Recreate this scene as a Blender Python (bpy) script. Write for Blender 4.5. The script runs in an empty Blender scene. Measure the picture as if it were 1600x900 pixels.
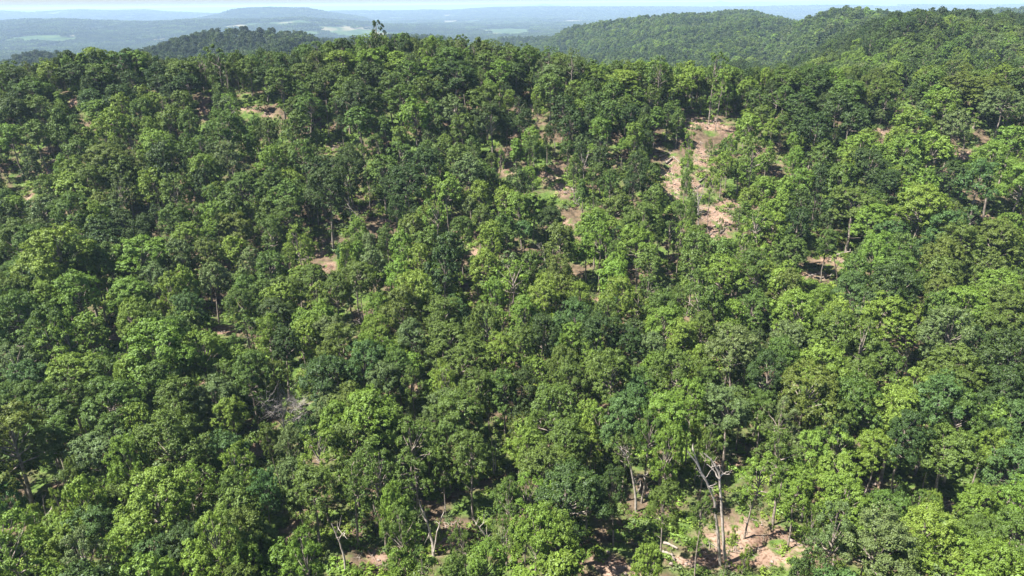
import bpy, math, random
import numpy as np
from mathutils import Vector, Matrix, Euler

random.seed(7)
rng = np.random.default_rng(7)
sc = bpy.context.scene
col = sc.collection

# ------------------------------------------------------------------ camera
W, H, F = 1600.0, 900.0, 1067.0
CAM = np.array([0.0, 0.0, 90.0])
PITCH = math.atan(444 / F)
ROLL = math.radians(0.57)
fwd = np.array([0, math.cos(PITCH), -math.sin(PITCH)])
r0 = np.array([1.0, 0, 0])
u0 = np.array([0, math.sin(PITCH), math.cos(PITCH)])
RIGHT = math.cos(ROLL) * r0 - math.sin(ROLL) * u0
UP = math.sin(ROLL) * r0 + math.cos(ROLL) * u0


def ray(px, py):
    """direction scaled so that its depth (y) is 1"""
    d = fwd + RIGHT * ((px - W / 2) / F) + UP * ((H / 2 - py) / F)
    return d / d[1]


def project(p):
    d = np.asarray(p, float) - CAM
    z = d @ fwd
    return W / 2 + F * (d @ RIGHT) / z, H / 2 - F * (d @ UP) / z, z


cam = bpy.data.cameras.new('camera')
cam.sensor_width = 36.0
cam.lens = 36.0 * F / W
cam.clip_start = 1.0
cam.clip_end = 120000.0
co = bpy.data.objects.new('camera', cam)
col.objects.link(co)
M = Matrix.Identity(4)
for i in range(3):
    M[i][0], M[i][1], M[i][2], M[i][3] = RIGHT[i], UP[i], -fwd[i], CAM[i]
co.matrix_world = M
sc.camera = co

# ------------------------------------------------------------------ noise
def _hash(ix, iy, seed):
    n = (ix.astype(np.int64) * 374761393 + iy.astype(np.int64) * 668265263 + seed * 974711) & 0x7fffffff
    n = ((n ^ (n >> 13)) * 1274126177) & 0x7fffffff
    return ((n ^ (n >> 16)) & 0xffff) / 65535.0


def vnoise(x, y, seed=0):
    x, y = np.asarray(x, float), np.asarray(y, float)
    ix, iy = np.floor(x), np.floor(y)
    fx, fy = x - ix, y - iy
    fx, fy = fx * fx * (3 - 2 * fx), fy * fy * (3 - 2 * fy)
    a, b = _hash(ix, iy, seed), _hash(ix + 1, iy, seed)
    c, d = _hash(ix, iy + 1, seed), _hash(ix + 1, iy + 1, seed)
    return (a * (1 - fx) + b * fx) * (1 - fy) + (c * (1 - fx) + d * fx) * fy


def fbm(x, y, seed=0, octv=3):
    s, a, t = 0.0, 1.0, 0.0
    for k in range(octv):
        s = s + a * vnoise(np.asarray(x) * 2 ** k, np.asarray(y) * 2 ** k, seed + k)
        t += a
        a *= 0.5
    return s / t


# ------------------------------------------------------------------ terrain
CANOPY = 12.5          # height of the leaf roof over the ground on the near hill
_rows = [1100, 1000, 900, 800, 700, 600, 500, 450, 400, 350, 300, 250, 200, 150, 100, 80, 60, 32]
_Y = [36, 43, 52, 62, 75, 90, 108, 119, 131, 143, 156, 169, 182, 195, 208, 214, 220, 228]
_Z = [ray(800, r)[2] * y for r, y in zip(_rows, _Y)]
_yy = np.linspace(36, 228, 400)
_zz = np.interp(_yy, _Y, _Z)
_k = np.hanning(31); _k /= _k.sum()
_zz = np.convolve(np.pad(_zz, 15, mode='reflect', reflect_type='odd'), _k, 'valid')


def z0(Y):
    return np.where(Y > 228, _zz[-1] + (Y - 228) * 0.5, np.interp(Y, _yy, _zz))


SIL = [(-300, 88), (-100, 90), (0, 92), (60, 88), (100, 82), (200, 72), (250, 82), (330, 82), (450, 72), (500, 60), (560, 51),
       (620, 51), (680, 54), (760, 56), (850, 69), (900, 80), (950, 92), (1050, 93), (1200, 98), (1300, 100),
       (1400, 100), (1500, 96), (1600, 92), (1900, 90)]
_cu, _cy = [], []
for px, row in SIL:
    r = ray(px, row - 7)
    ys = np.linspace(120, 228, 600)
    _cy.append(ys[np.argmin(np.abs(z0(ys) - r[2] * ys))])
    _cu.append(r[0])
_cu, _cy = np.array(_cu), np.array(_cy)


def crestY(u):
    return np.interp(u, _cu, _cy)


def hill(u, Y, pts, D, kn, kf, w, tree=12.0):
    us = np.array([ray(p, q)[0] for p, q in pts])
    zs = np.array([ray(p, q)[2] * D for p, q in pts]) - tree
    zc = np.interp(u, us, zs)
    # outside its span a hill runs out sideways
    zc = zc - np.maximum(0, us[0] - u) * D * 0.35 - np.maximum(0, u - us[-1]) * D * 0.35
    d = Y - D
    k = np.where(d < 0, kn, kf)
    return zc - k * (np.sqrt(d * d + w * w) - w)


HILLS = [
    # points on the skyline of each hill, its distance, slopes of the near and far sides, roundness
    ([(1120, 116), (1210, 96), (1300, 60), (1380, 34), (1420, 20), (1500, 17), (1600, 25), (1900, 30)], 450, .10, .35, 60, 12),
    ([(850, 56), (900, 46), (950, 35), (1000, 26), (1100, 16), (1175, 8), (1230, 12), (1270, 22), (1330, 40)], 1400, .075, .25, 140, 12),
    ([(1215, 50), (1265, 26), (1310, 9), (1350, 9), (1400, 13), (1480, 17), (1900, 16)], 930, .09, .25, 70, 12),
    ([(1480, 22), (1560, 10), (1610, 8), (1900, 5)], 1750, .1, .25, 90, 12),
    ([(10, 92), (60, 84), (115, 78), (160, 70), (200, 63), (230, 55), (262, 50), (300, 53), (340, 54), (380, 48), (450, 53), (500, 59), (560, 69), (640, 85), (800, 96)], 850, .10, .28, 90, 12),
    ([(450, 66), (600, 54), (700, 51), (800, 49), (850, 45), (950, 40), (1050, 36)], 1600, .07, .2, 120, 12),
    ([(0, 30), (40, 27), (90, 28), (150, 32), (230, 33), (300, 30), (420, 30), (470, 26), (520, 31), (600, 37), (700, 40)], 4500, .08, .1, 400, 12),
    ([(300, 30), (345, 21), (365, 14), (400, 12.5), (430, 11.5), (480, 12), (510, 18), (560, 24)], 6500, .12, .15, 500, 12),
    ([(-300, 14), (0, 16), (40, 18), (90, 17), (125, 14.5), (170, 16), (230, 15), (260, 18), (320, 20), (500, 17), (620, 16), (700, 15),
      (780, 11), (900, 10), (1100, 10), (1300, 8), (1600, 6), (1900, 4)], 9500, .06, .1, 900, 12),
    ([(790, 12), (825, 9), (840, 7), (850, 4.5), (862, 7), (880, 9), (910, 12)], 13000, .1, .1, 500, 0),
    ([(1080, 7), (1108, 4), (1125, 1.2), (1142, 4), (1165, 6)], 15000, .1, .1, 500, 0),
    ([(1160, 6), (1175, 3), (1187, .6), (1203, 3), (1230, 5)], 15500, .1, .1, 500, 0),
    ([(-300, 18), (0, 14), (200, 12.5), (400, 10.2), (600, 7.8), (800, 5.4), (1000, 3.2), (1200, 1.6), (1600, -3), (1900, -6)], 20000, .03, .03, 2000, 0),
]


def ground(x, Y):
    """height of the ground, in world z"""
    x, Y = np.asarray(x, float), np.asarray(Y, float)
    u = x / np.maximum(Y, 1.0)
    yc = crestY(u)
    d = np.maximum(0, Y - yc)
    z = z0(np.minimum(Y, yc)) - CANOPY - 0.5 * (np.sqrt(d * d + 20.0 ** 2) - 20.0)
    z = z + (fbm(x / 22, Y / 22, 3, 3) - .5) * 3.6 * np.clip((400 - Y) / 200, 0, 1)
    far = -158 + (fbm(x / 1500, Y / 1500, 11, 4) - .5) * 90 * np.clip((Y - 1500) / 3000, 0, 1)
    hmax = far
    for pts, D, kn, kf, w, tr in HILLS:
        h = hill(u, Y, pts, D, kn, kf, w, tr)
        h = h + (fbm(x / (D * .11), Y / (D * .11), int(D), 3) - .75) * min(D * .011, 24) * (Y > 240)
        if 400 < D < 2000:                           # spurs and hollows down the flanks
            h = h - np.abs(fbm(x / (D * .2), Y / (D * .3), int(D) + 7, 2) - .5) * D * .09 + D * .004
        h = h - np.maximum(0, yc + 25 - Y) * .9      # the hills behind end at the near ridge
        hmax = np.maximum(hmax, h)
    return np.maximum(z, hmax) + CAM[2]


# bare soil: pixel ellipses laid on the slope, then kept as real places on the ground
SOIL = [(1150, 850, 62, 42), (1095, 882, 60, 16), (960, 885, 44, 16), (1225, 855, 36, 32), (1190, 880, 40, 20), (705, 830, 10, 18),
        (690, 858, 12, 10), (585, 872, 18, 10), (450, 842, 8, 9), (1050, 265, 15, 27), (1097, 250, 12, 25), (1104, 196, 40, 10),
        (1130, 202, 24, 8), (1050, 295, 13, 17), (1120, 348, 24, 24), (1134, 322, 18, 12), (1090, 285, 12, 14), (860, 278, 13, 13),
        (879, 298, 13, 12), (888, 350, 6, 9), (793, 270, 9, 6), (965, 262, 6, 5), (509, 385, 8, 20), (515, 420, 13, 9), (603, 348, 9, 5),
        (742, 395, 8, 12), (1305, 415, 22, 14), (1268, 432, 22, 7), (338, 492, 10, 6), (350, 520, 20, 11), (75, 265, 11, 13),
        (46, 305, 7, 7), (214, 335, 6, 4), (522, 228, 9, 5), (1510, 245, 13, 5), (1216, 255, 7, 9), (1380, 208, 10, 5),
        (1545, 345, 12, 5), (115, 162, 9, 15), (225, 130, 10, 8), (320, 170, 13, 19), (165, 129, 11, 4), (392, 170, 18, 5),
        (740, 470, 9, 7), (930, 466, 8, 6), (404, 706, 8, 12), (1415, 772, 13, 8), (1490, 787, 15, 9), (1370, 767, 12, 8),
        (1046, 430, 7, 9), (420, 182, 8, 4), (1130, 728, 20, 9), (1010, 770, 10, 7), (178, 527, 9, 7), (830, 172, 4, 5)]


def hit(px, py, dh=0.0, y0=34.0, y1=420.0):
    """where the line of sight through a pixel meets the ground (raised by dh)"""
    d = ray(px, py)
    ys = np.arange(y0, y1, 0.5)
    pz = CAM[2] + d[2] * ys
    g = ground(d[0] * ys, ys) + dh
    k = np.argmax(pz <= g)
    if not (pz <= g).any():
        return None
    Y = ys[k]
    return np.array([d[0] * Y, Y, g[k] - dh])


SOILW = []
for px, py, rx, ry in SOIL:
    p = hit(px, py)
    if p is None:
        continue
    q = hit(px, py - ry * .8)
    dist = np.linalg.norm(p - CAM)
    a = rx * dist / F
    b = max(1.5, min(10.0, abs((q if q is not None else p)[1] - p[1]) / .8 if q is not None else a))
    SOILW.append((p[0], p[1], max(a, 1.4), max(b, 1.6)))


def soil_mask(x, y):
    x, y = np.asarray(x, float), np.asarray(y, float)
    m = np.zeros(np.broadcast(x, y).shape)
    n = fbm(x / 3.0, y / 3.0, 5, 3)
    for cx, cy, a, b in SOILW:
        e = np.sqrt(((x - cx) / a) ** 2 + ((y - cy) / b) ** 2)
        m = np.maximum(m, np.clip((1.25 - e + (n - .5) * .9) * 2.2, 0, 1))
    return m


# pale fields on the far plain: pixel ellipses, laid down where they meet the plain
FIELDS = [(12, 80.5, 24, 1.2), (10, 65, 20, 1.0), (25, 34, 24, 1.0), (50, 32, 12, .8), (125, 54, 13, .9), (300, 37, 14, .8), (372, 39.5, 14, .9),
          (395, 40, 10, 1.2), (515, 44, 16, 1.0), (548, 43.5, 9, .8), (575, 42.5, 14, 1.0), (545, 40.5, 8, .6), (610, 32.5, 12, 1.3), (640, 31.5, 14, .8), (708, 33, 14, 1.2), (770, 40.5, 26, 1.2), (740, 34, 12, .8),
          (585, 16, 9, .8), (592, 22, 8, .7), (880, 34.5, 26, 1.0), (915, 33, 30, 1.0), (960, 31.5, 14, 1.0), (700, 23, 10, .5), (1115, 13, 6, .6), (250, 62, 10, .6), (85, 74, 12, .7),
          (160, 44, 10, .5), (655, 45, 20, .8), (45, 47, 10, .5), (215, 27, 8, .5), (285, 16, 10, .4)]
FIELDW = []
for px, py, rx, ry in FIELDS:
    d = ray(px, py)
    ys = np.geomspace(1400, 26000, 3000)
    pz = CAM[2] + d[2] * ys
    g = ground(d[0] * ys, ys)
    if (pz <= g).any():
        Y = ys[np.argmax(pz <= g)]
        d2 = ray(px, py - ry)
        pz2 = CAM[2] + d2[2] * ys
        g2 = ground(d2[0] * ys, ys)
        Y2 = ys[np.argmax(pz2 <= g2)] if (pz2 <= g2).any() else Y * 1.1
        sh = 8 * Y / 240
        FIELDW.append((d[0] * Y, Y - sh * .5, rx * Y / F, float(np.clip(abs(Y2 - Y) * .8, 45, 320)) + sh * .5))


for _ in range(150):
    Y = math.exp(rng.uniform(math.log(2200), math.log(11000)))
    FIELDW.append((rng.uniform(-.85, .45) * Y, Y, Y * rng.uniform(.004, .014), rng.uniform(25, 75)))


def field_mask(x, y):
    m = np.zeros(np.broadcast(x, y).shape)
    n = fbm(np.asarray(x) / 160, np.asarray(y) / 160, 21, 2)
    for cx, cy, a, b in FIELDW:
        e = np.sqrt(((x - cx) / a) ** 2 + ((y - cy) / b) ** 2)
        m = np.maximum(m, np.clip((1.1 - e + (n - .5) * .8) * 4, 0, 1))
    # the cleared strip under a power line over the far hill
    t = (np.asarray(x) - (-415 / F * 6500)) - (np.asarray(y) - 6300) * -.02
    return m


# ------------------------------------------------------------------ materials
def new_mat(name):
    m = bpy.data.materials.new(name)
    m.use_nodes = True
    nt = m.node_tree
    nt.nodes.clear()
    return m, nt, nt.nodes.new('ShaderNodeOutputMaterial')


def N(nt, t, **kw):
    n = nt.nodes.new(t)
    for k, v in kw.items():
        setattr(n, k, v)
    return n


def leaf_material(name, rgb, instanced=False):
    m, nt, out = new_mat(name)
    L = nt.links
    if instanced:
        base = N(nt, 'ShaderNodeAttribute', attribute_type='INSTANCER', attribute_name='tint').outputs['Color']
    else:
        c = N(nt, 'ShaderNodeRGB'); c.outputs[0].default_value = (*rgb, 1); base = c.outputs[0]
    info = N(nt, 'ShaderNodeObjectInfo')
    lv = N(nt, 'ShaderNodeAttribute', attribute_name='leafvar')
    # whole-tree drift and leaf-to-leaf drift of the leaf colour
    hsv = N(nt, 'ShaderNodeHueSaturation')
    mh = N(nt, 'ShaderNodeMapRange'); mh.inputs['To Min'].default_value = .488; mh.inputs['To Max'].default_value = .512
    L.new(info.outputs['Random'], mh.inputs['Value'])
    mv = N(nt, 'ShaderNodeMapRange'); mv.inputs['To Min'].default_value = .62; mv.inputs['To Max'].default_value = 1.4
    L.new(lv.outputs['Fac'], mv.inputs['Value'])
    L.new(mh.outputs[0], hsv.inputs['Hue']); L.new(mv.outputs[0], hsv.inputs['Value']); L.new(base, hsv.inputs['Color'])
    dif = N(nt, 'ShaderNodeBsdfDiffuse')
    tr = N(nt, 'ShaderNodeBsdfTranslucent')
    gl = N(nt, 'ShaderNodeBsdfGlossy'); gl.inputs['Roughness'].default_value = .55; gl.inputs['Color'].default_value = (.9, .95, 1, 1)
    h2 = N(nt, 'ShaderNodeHueSaturation'); h2.inputs['Hue'].default_value = .485; h2.inputs['Value'].default_value = 1.25
    L.new(hsv.outputs[0], dif.inputs['Color']); L.new(hsv.outputs[0], h2.inputs['Color']); L.new(h2.outputs[0], tr.inputs['Color'])
    mx = N(nt, 'ShaderNodeMixShader'); mx.inputs[0].default_value = .2
    L.new(dif.outputs[0], mx.inputs[1]); L.new(tr.outputs[0], mx.inputs[2])
    m2 = N(nt, 'ShaderNodeMixShader'); m2.inputs[0].default_value = .02
    L.new(mx.outputs[0], m2.inputs[1]); L.new(gl.outputs[0], m2.inputs[2])
    L.new(m2.outputs[0], out.inputs['Surface'])
    return m


def bark_material(name, a, b):
    m, nt, out = new_mat(name)
    L = nt.links
    p = N(nt, 'ShaderNodeBsdfPrincipled'); p.inputs['Roughness'].default_value = .9; p.inputs['Specular IOR Level'].default_value = .15
    tc = N(nt, 'ShaderNodeTexCoord')
    no = N(nt, 'ShaderNodeTexNoise'); no.inputs['Scale'].default_value = 2.2; no.inputs['Detail'].default_value = 6
    L.new(tc.outputs['Object'], no.inputs['Vector'])
    r = N(nt, 'ShaderNodeValToRGB')
    r.color_ramp.elements[0].position = .35; r.color_ramp.elements[0].color = (*a, 1)
    r.color_ramp.elements[1].position = .68; r.color_ramp.elements[1].color = (*b, 1)
    L.new(no.outputs['Fac'], r.inputs[0]); L.new(r.outputs[0], p.inputs['Base Color'])
    bu = N(nt, 'ShaderNodeBump'); bu.inputs['Strength'].default_value = .6; bu.inputs['Distance'].default_value = .05
    L.new(no.outputs['Fac'], bu.inputs['Height']); L.new(bu.outputs[0], p.inputs['Normal'])
    L.new(p.outputs[0], out.inputs['Surface'])
    return m


LEAF = {   # leaf colours of the kinds seen on the hill
    'd': (.034, .058, .011), 'm': (.061, .098, .015), 'l': (.094, .147, .018), 'y': (.106, .160, .021),
    'o': (.070, .098, .015), 'b': (.050, .094, .022), 'g': (.074, .105, .030)}
GAIN = 1.32
LEAF = {k: tuple(GAIN * c for c in v) for k, v in LEAF.items()}
MLEAF = {k: leaf_material('leaves_' + k, v) for k, v in LEAF.items()}
MLEAF_I = leaf_material('leaves_forest', (.05, .1, .02), True)
MBARK = bark_material('bark', (.12, .098, .078), (.34, .29, .245))
MDEAD = bark_material('dead_wood', (.25, .215, .185), (.48, .425, .375))
MLOG = bark_material('log_wood', (.15, .125, .105), (.33, .285, .24))
MGREY = bark_material('grey_twigs', (.22, .20, .185), (.42, .385, .36))
MDARK = bark_material('dark_wood', (.05, .04, .032), (.12, .095, .075))  # plain dark brown wood for the one dark leaning trunk


def ground_material():
    m, nt, out = new_mat('ground')
    L = nt.links
    p = N(nt, 'ShaderNodeBsdfPrincipled'); p.inputs['Roughness'].default_value = .95; p.inputs['Specular IOR Level'].default_value = .1
    tc = N(nt, 'ShaderNodeTexCoord')

    def noise(scale, det=6):
        n = N(nt, 'ShaderNodeTexNoise'); n.inputs['Scale'].default_value = scale; n.inputs['Detail'].default_value = det
        L.new(tc.outputs['Object'], n.inputs['Vector'])
        return n.outputs['Fac']

    def ramp(f, p0, c0, p1, c1):
        r = N(nt, 'ShaderNodeValToRGB')
        r.color_ramp.elements[0].position = p0; r.color_ramp.elements[0].color = (*c0, 1)
        r.color_ramp.elements[1].position = p1; r.color_ramp.elements[1].color = (*c1, 1)
        L.new(f, r.inputs[0])
        return r.outputs[0]

    def mix(f, a, b):
        x = N(nt, 'ShaderNodeMix', data_type='RGBA')
        if isinstance(f, float): x.inputs['Factor'].default_value = f
        else: L.new(f, x.inputs['Factor'])
        L.new(a, x.inputs['A']); L.new(b, x.inputs['B'])
        return x.outputs['Result']

    litter = ramp(noise(.9), .35, (.060, .046, .030), .7, (.155, .112, .074))
    green = ramp(noise(1.6), .3, (.040, .070, .016), .7, (.10, .15, .035))
    gm = ramp(noise(.16, 8), .46, (0, 0, 0), .58, (1, 1, 1))
    near = mix(gm, litter, green)
    soil = ramp(noise(.35, 10), .3, (.14, .088, .062), .72, (.315, .226, .170))
    rubble = ramp(noise(2.6, 10), .36, (.30, .21, .15), .5, (1, 1, 1))
    mul = N(nt, 'ShaderNodeMix', data_type='RGBA', blend_type='MULTIPLY'); mul.inputs['Factor'].default_value = .75
    L.new(soil, mul.inputs['A']); L.new(rubble, mul.inputs['B'])
    weeds = ramp(noise(.42, 10), .50, (0, 0, 0), .62, (1, 1, 1))
    soil = mix(weeds, mul.outputs['Result'], green)
    a = N(nt, 'ShaderNodeAttribute', attribute_name='soil')
    near = mix(a.outputs['Fac'], near, soil)
    # far land: woods and, where the attribute says so, dry fields
    wood = ramp(noise(.012, 10), .35, (.022, .046, .018), .7, (.065, .100, .030))
    grain = ramp(noise(.0022, 8), .56, (0, 0, 0), .68, (.45, .45, .45))
    pasture = ramp(noise(.004, 4), .3, (.045, .075, .024), .7, (.105, .12, .05))
    wood = mix(grain, wood, pasture)
    fieldc = ramp(noise(.006, 5), .35, (.10, .10, .05), .65, (.20, .175, .11))
    fa = N(nt, 'ShaderNodeAttribute', attribute_name='field')
    far = mix(fa.outputs['Fac'], wood, fieldc)
    da = N(nt, 'ShaderNodeAttribute', attribute_name='farland')
    c = mix(da.outputs['Fac'], near, far)
    L.new(c, p.inputs['Base Color'])
    bu = N(nt, 'ShaderNodeBump'); bu.inputs['Strength'].default_value = .8; bu.inputs['Distance'].default_value = .5
    L.new(noise(.7, 8), bu.inputs['Height'])
    L.new(bu.outputs[0], p.inputs['Normal'])
    L.new(p.outputs[0], out.inputs['Surface'])
    return m


# ------------------------------------------------------------------ ground sheet
def build_ground():
    us = np.linspace(-1.7, 1.7, 520)
    Ys = np.concatenate([[-60, -20, 5, 15], np.arange(22, 300, 1.1), np.geomspace(300, 45000, 330)])
    U, Y = np.meshgrid(us, Ys)
    X = U * np.maximum(Y, 30.0) if True else U
    X = np.where(Y < 30, U * 30.0, U * Y)
    Z = ground(X, np.maximum(Y, 30.0))
    sm = soil_mask(X.ravel(), Y.ravel()).reshape(X.shape)
    sm[Y > 320] = 0
    # rough cut ground where the soil lies open
    Z = Z + np.where(Y < 320, sm * ((fbm(X / 1.7, Y / 1.7, 31, 2) - .5) * 1.3), 0)
    V = np.stack([X, Y, Z], -1).reshape(-1, 3)
    nr, nc = X.shape
    i = np.arange((nr - 1) * (nc - 1))
    r, c = i // (nc - 1), i % (nc - 1)
    a = r * nc + c
    faces = np.stack([a, a + 1, a + nc + 1, a + nc], -1)
    me = mesh_from(V, faces)
    me.polygons.foreach_set('use_smooth', np.ones(len(faces), bool))
    for nm, val in (('soil', sm), ('field', np.where(Y > 1300, field_mask(X, Y), 0)), ('farland', np.clip((Y - 400) / 200, 0, 1))):
        at = me.attributes.new(nm, 'FLOAT', 'POINT')
        at.data.foreach_set('value', val.ravel().astype(np.float32))
    me.materials.append(ground_material())
    o = bpy.data.objects.new('ground', me)
    col.objects.link(o)
    o['kind'] = 'structure'
    return o


def mesh_from(V, faces, name='mesh'):
    me = bpy.data.meshes.new(name)
    V = np.asarray(V, np.float32)
    faces = np.asarray(faces, np.int32)
    k = faces.shape[1]
    me.vertices.add(len(V)); me.vertices.foreach_set('co', V.ravel())
    me.loops.add(faces.size); me.loops.foreach_set('vertex_index', faces.ravel())
    me.polygons.add(len(faces))
    me.polygons.foreach_set('loop_start', np.arange(0, faces.size, k, dtype=np.int32))
    me.update(calc_edges=True)
    return me


build_ground()

# ------------------------------------------------------------------ tree meshes
def tube(path, radii, sides=6):
    path = np.asarray(path, float)
    V, Fc = [], []
    n = len(path)
    for i in range(n):
        t = path[min(i + 1, n - 1)] - path[max(i - 1, 0)]
        t /= np.linalg.norm(t) + 1e-9
        a = np.cross(t, [0.31, .95, 0.05]); a /= np.linalg.norm(a) + 1e-9
        b = np.cross(t, a)
        for s in range(sides):
            an = 2 * math.pi * s / sides
            V.append(path[i] + radii[i] * (math.cos(an) * a + math.sin(an) * b))
    for i in range(n - 1):
        for s in range(sides):
            s2 = (s + 1) % sides
            Fc.append([i * sides + s, i * sides + s2, (i + 1) * sides + s2, (i + 1) * sides + s])
    return np.array(V), np.array(Fc)


def join(parts):
    V, Fc, o = [], [], 0
    for v, f in parts:
        V.append(v); Fc.append(f + o); o += len(v)
    return np.concatenate(V), np.concatenate(Fc)


def wobble(a, b, n, amp, r):
    a, b = np.asarray(a, float), np.asarray(b, float)
    t = np.linspace(0, 1, n)[:, None]
    p = a * (1 - t) + b * t
    off = np.cumsum(r.normal(0, amp, (n, 3)), 0)
    off -= off[0]
    off = off - t * off[-1]
    return p + off


def leaf_cloud(centers, radii, outs, per, size, r, flat=.75, upbias=.45, jit=.75):
    """leaf sprays scattered through small clumps: kite-shaped faces, loosely facing outwards and up"""
    n = len(centers)
    cnt = np.maximum(3, (per * (radii / radii.mean()) ** 2).astype(int))
    idx = np.repeat(np.arange(n), cnt)
    m = len(idx)
    d = r.normal(size=(m, 3)); d /= np.linalg.norm(d, axis=1, keepdims=True)
    d += outs[idx] * .35
    rad = radii[idx][:, None] * r.uniform(.35, 1.05, (m, 1))
    P = centers[idx] + d * rad * np.array([1, 1, flat])
    nr = outs[idx] * .55 + d * .35 + np.array([0, 0, upbias]) + r.normal(0, jit * .6, (m, 3))
    nr /= np.linalg.norm(nr, axis=1, keepdims=True)
    t = np.cross(nr, r.normal(size=(m, 3))); t /= np.linalg.norm(t, axis=1, keepdims=True)
    b = np.cross(nr, t)
    s = size * r.uniform(.65, 1.35, (m, 1))
    w = s * r.uniform(.45, .75, (m, 1))
    droop = nr * s * r.uniform(-.1, .22, (m, 1))
    V = np.stack([P - t * s * .5, P + b * w * .5 + t * s * .08 + droop * .4, P + t * s * .5 - droop, P - b * w * .5 + t * s * .08 + droop * .4], 1).reshape(-1, 3)
    Fc = np.arange(m * 4).reshape(m, 4)
    clumpv = r.uniform(0, 1, n)
    lv = np.clip(.55 * r.uniform(0, 1, m) + .45 * clumpv[idx], 0, 1)
    return V, Fc, lv


def tree_geometry(form, seed, leaf=.205, per=33, dens=1.0, sides=6, limbs=True):
    """a tree 16 m tall with a crown 8 m wide; returns trunk mesh data and crown mesh data"""
    r = np.random.default_rng(seed)
    TH = 16.0
    R = 4.0
    if form == 'r':   zc, hz, nl, sparse = 10.4, 5.0, 22, 1.0
    elif form == 's': zc, hz, nl, sparse = 11.4, 3.8, 22, .95
    elif form == 't': zc, hz, nl, sparse = 9.8, 6.0, 22, .95
    elif form == 'c': zc, hz, nl, sparse = 9.6, 6.2, 21, 1.0
    else:             zc, hz, nl, sparse = 10.8, 5.2, 14, .6
    parts = []
    lean = r.normal(0, .5, 2)
    top = np.array([lean[0], lean[1], zc + hz * .62])
    tp = wobble([0, 0, -.9], top, 8, .13, r)
    rr = np.linspace(.27, .05, 8) * r.uniform(.85, 1.15)
    parts.append(tube(tp, rr, sides))
    cs, rs, os_ = [], [], []
    ga = math.pi * (3 - math.sqrt(5))
    ph = r.uniform(0, 6.28)
    skew = r.normal(0, .42, 2)
    for i in range(nl):
        f = (i + .5) / nl
        v = 1 - 1.5 * f                           # from the top of the crown to below its middle
        ring = math.sqrt(max(0, 1 - v * v))
        an = ph + ga * i + r.normal(0, .3)
        k = r.uniform(.45, .92)
        if i > 3 and r.random() < .09:
            continue
        if form == 'c':
            ring = (1 - (v * .5 + .5)) ** .75 * 1.05
        c = np.array([math.cos(an) * ring * R * k + skew[0], math.sin(an) * ring * R * k + skew[1], zc + v * hz * r.uniform(.60, .82)])
        lr = R * r.uniform(.18, .44) * (1.1 if f < .2 else 1) * (.82 if form in 'tc' else 1) * (.78 if form == 'k' else 1)
        if limbs:
            zt = min(c[2] - .6, zc - hz * .75 + (c[2] - zc + hz) * .45)
            ti = np.interp(max(2.5, zt), tp[:, 2], np.arange(8))
            a = tp[int(ti)] * (1 - ti % 1) + tp[min(7, int(ti) + 1)] * (ti % 1)
            parts.append(tube(wobble(a, c, 5, .13, r), np.linspace(.105, .02, 5) * (1.15 if form == 'k' else 1), max(3, sides - 2)))
        nb = max(4, int(r.integers(30, 44) * sparse * dens))
        d = r.normal(size=(nb, 3)); d[:, 2] = d[:, 2] + .28
        out0 = c - np.array([skew[0] * .5, skew[1] * .5, zc - hz * .35]); out0 /= np.linalg.norm(out0)
        d += out0 * .75
        d /= np.linalg.norm(d, axis=1, keepdims=True)
        cc = c + d * lr * r.uniform(.60, 1.12, (nb, 1)) * np.array([1.12, 1.12, .82])
        cs.append(cc); os_.append(d); rs.append(R * r.uniform(.045, .105, nb) * (1.0 / math.sqrt(dens)))
        if limbs and form == 'k':
            for q in range(3):
                parts.append(tube(wobble(c, cc[q], 3, .06, r), [.04, .03, .012], 3))
    if limbs:                                      # a few bare twigs under the crown
        for q in range(4 if form != 'k' else 7):
            z = r.uniform(3.0, zc - hz * .4)
            ti = np.interp(z, tp[:, 2], np.arange(8)); a = tp[int(ti)]
            an = r.uniform(0, 6.28); l = r.uniform(.8, 2.4)
            parts.append(tube(wobble(a, a + np.array([math.cos(an) * l, math.sin(an) * l, l * r.uniform(.1, .8)]), 4, .07, r), [.05, .04, .03, .012], 3))
        # low leafy shoots along the stem
        nb = 5 if form != 'k' else 9
        z = r.uniform(3.5, zc - hz * .5, nb)
        an = r.uniform(0, 6.28, nb)
        l = r.uniform(.5, 1.6, nb)
        cs.append(np.stack([np.cos(an) * l, np.sin(an) * l, z], 1)); os_.append(np.stack([np.cos(an), np.sin(an), an * 0 + .4], 1)); rs.append(r.uniform(.3, .6, nb))
    tv, tf = join(parts)
    lv_, lf_, lvar = leaf_cloud(np.concatenate(cs), np.concatenate(rs), np.concatenate(os_), per, leaf, r)
    # bring the crown to the stated size whatever the dice gave
    q = lv_.reshape(-1, 4, 3).mean(1)
    mx, my = np.median(q[:, 0]), np.median(q[:, 1])
    k = 4.0 / np.percentile(np.hypot(q[:, 0] - mx, q[:, 1] - my), 96)
    kz = 16.0 / np.percentile(q[:, 2], 99.5)
    sc3 = np.array([k, k, kz])
    return (tv * sc3, tf), (lv_ * sc3, lf_, lvar)


def crown_mesh(name, geo, mat):
    V, Fc, lv = geo
    me = mesh_from(V, Fc, name)
    at = me.attributes.new('leafvar', 'FLOAT', 'FACE')
    at.data.foreach_set('value', lv.astype(np.float32))
    me.materials.append(mat)
    return me


def trunk_mesh(name, geo, mat):
    me = mesh_from(geo[0], geo[1], name)
    me.polygons.foreach_set('use_smooth', np.ones(len(geo[1]), bool))
    me.materials.append(mat)
    return me


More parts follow.
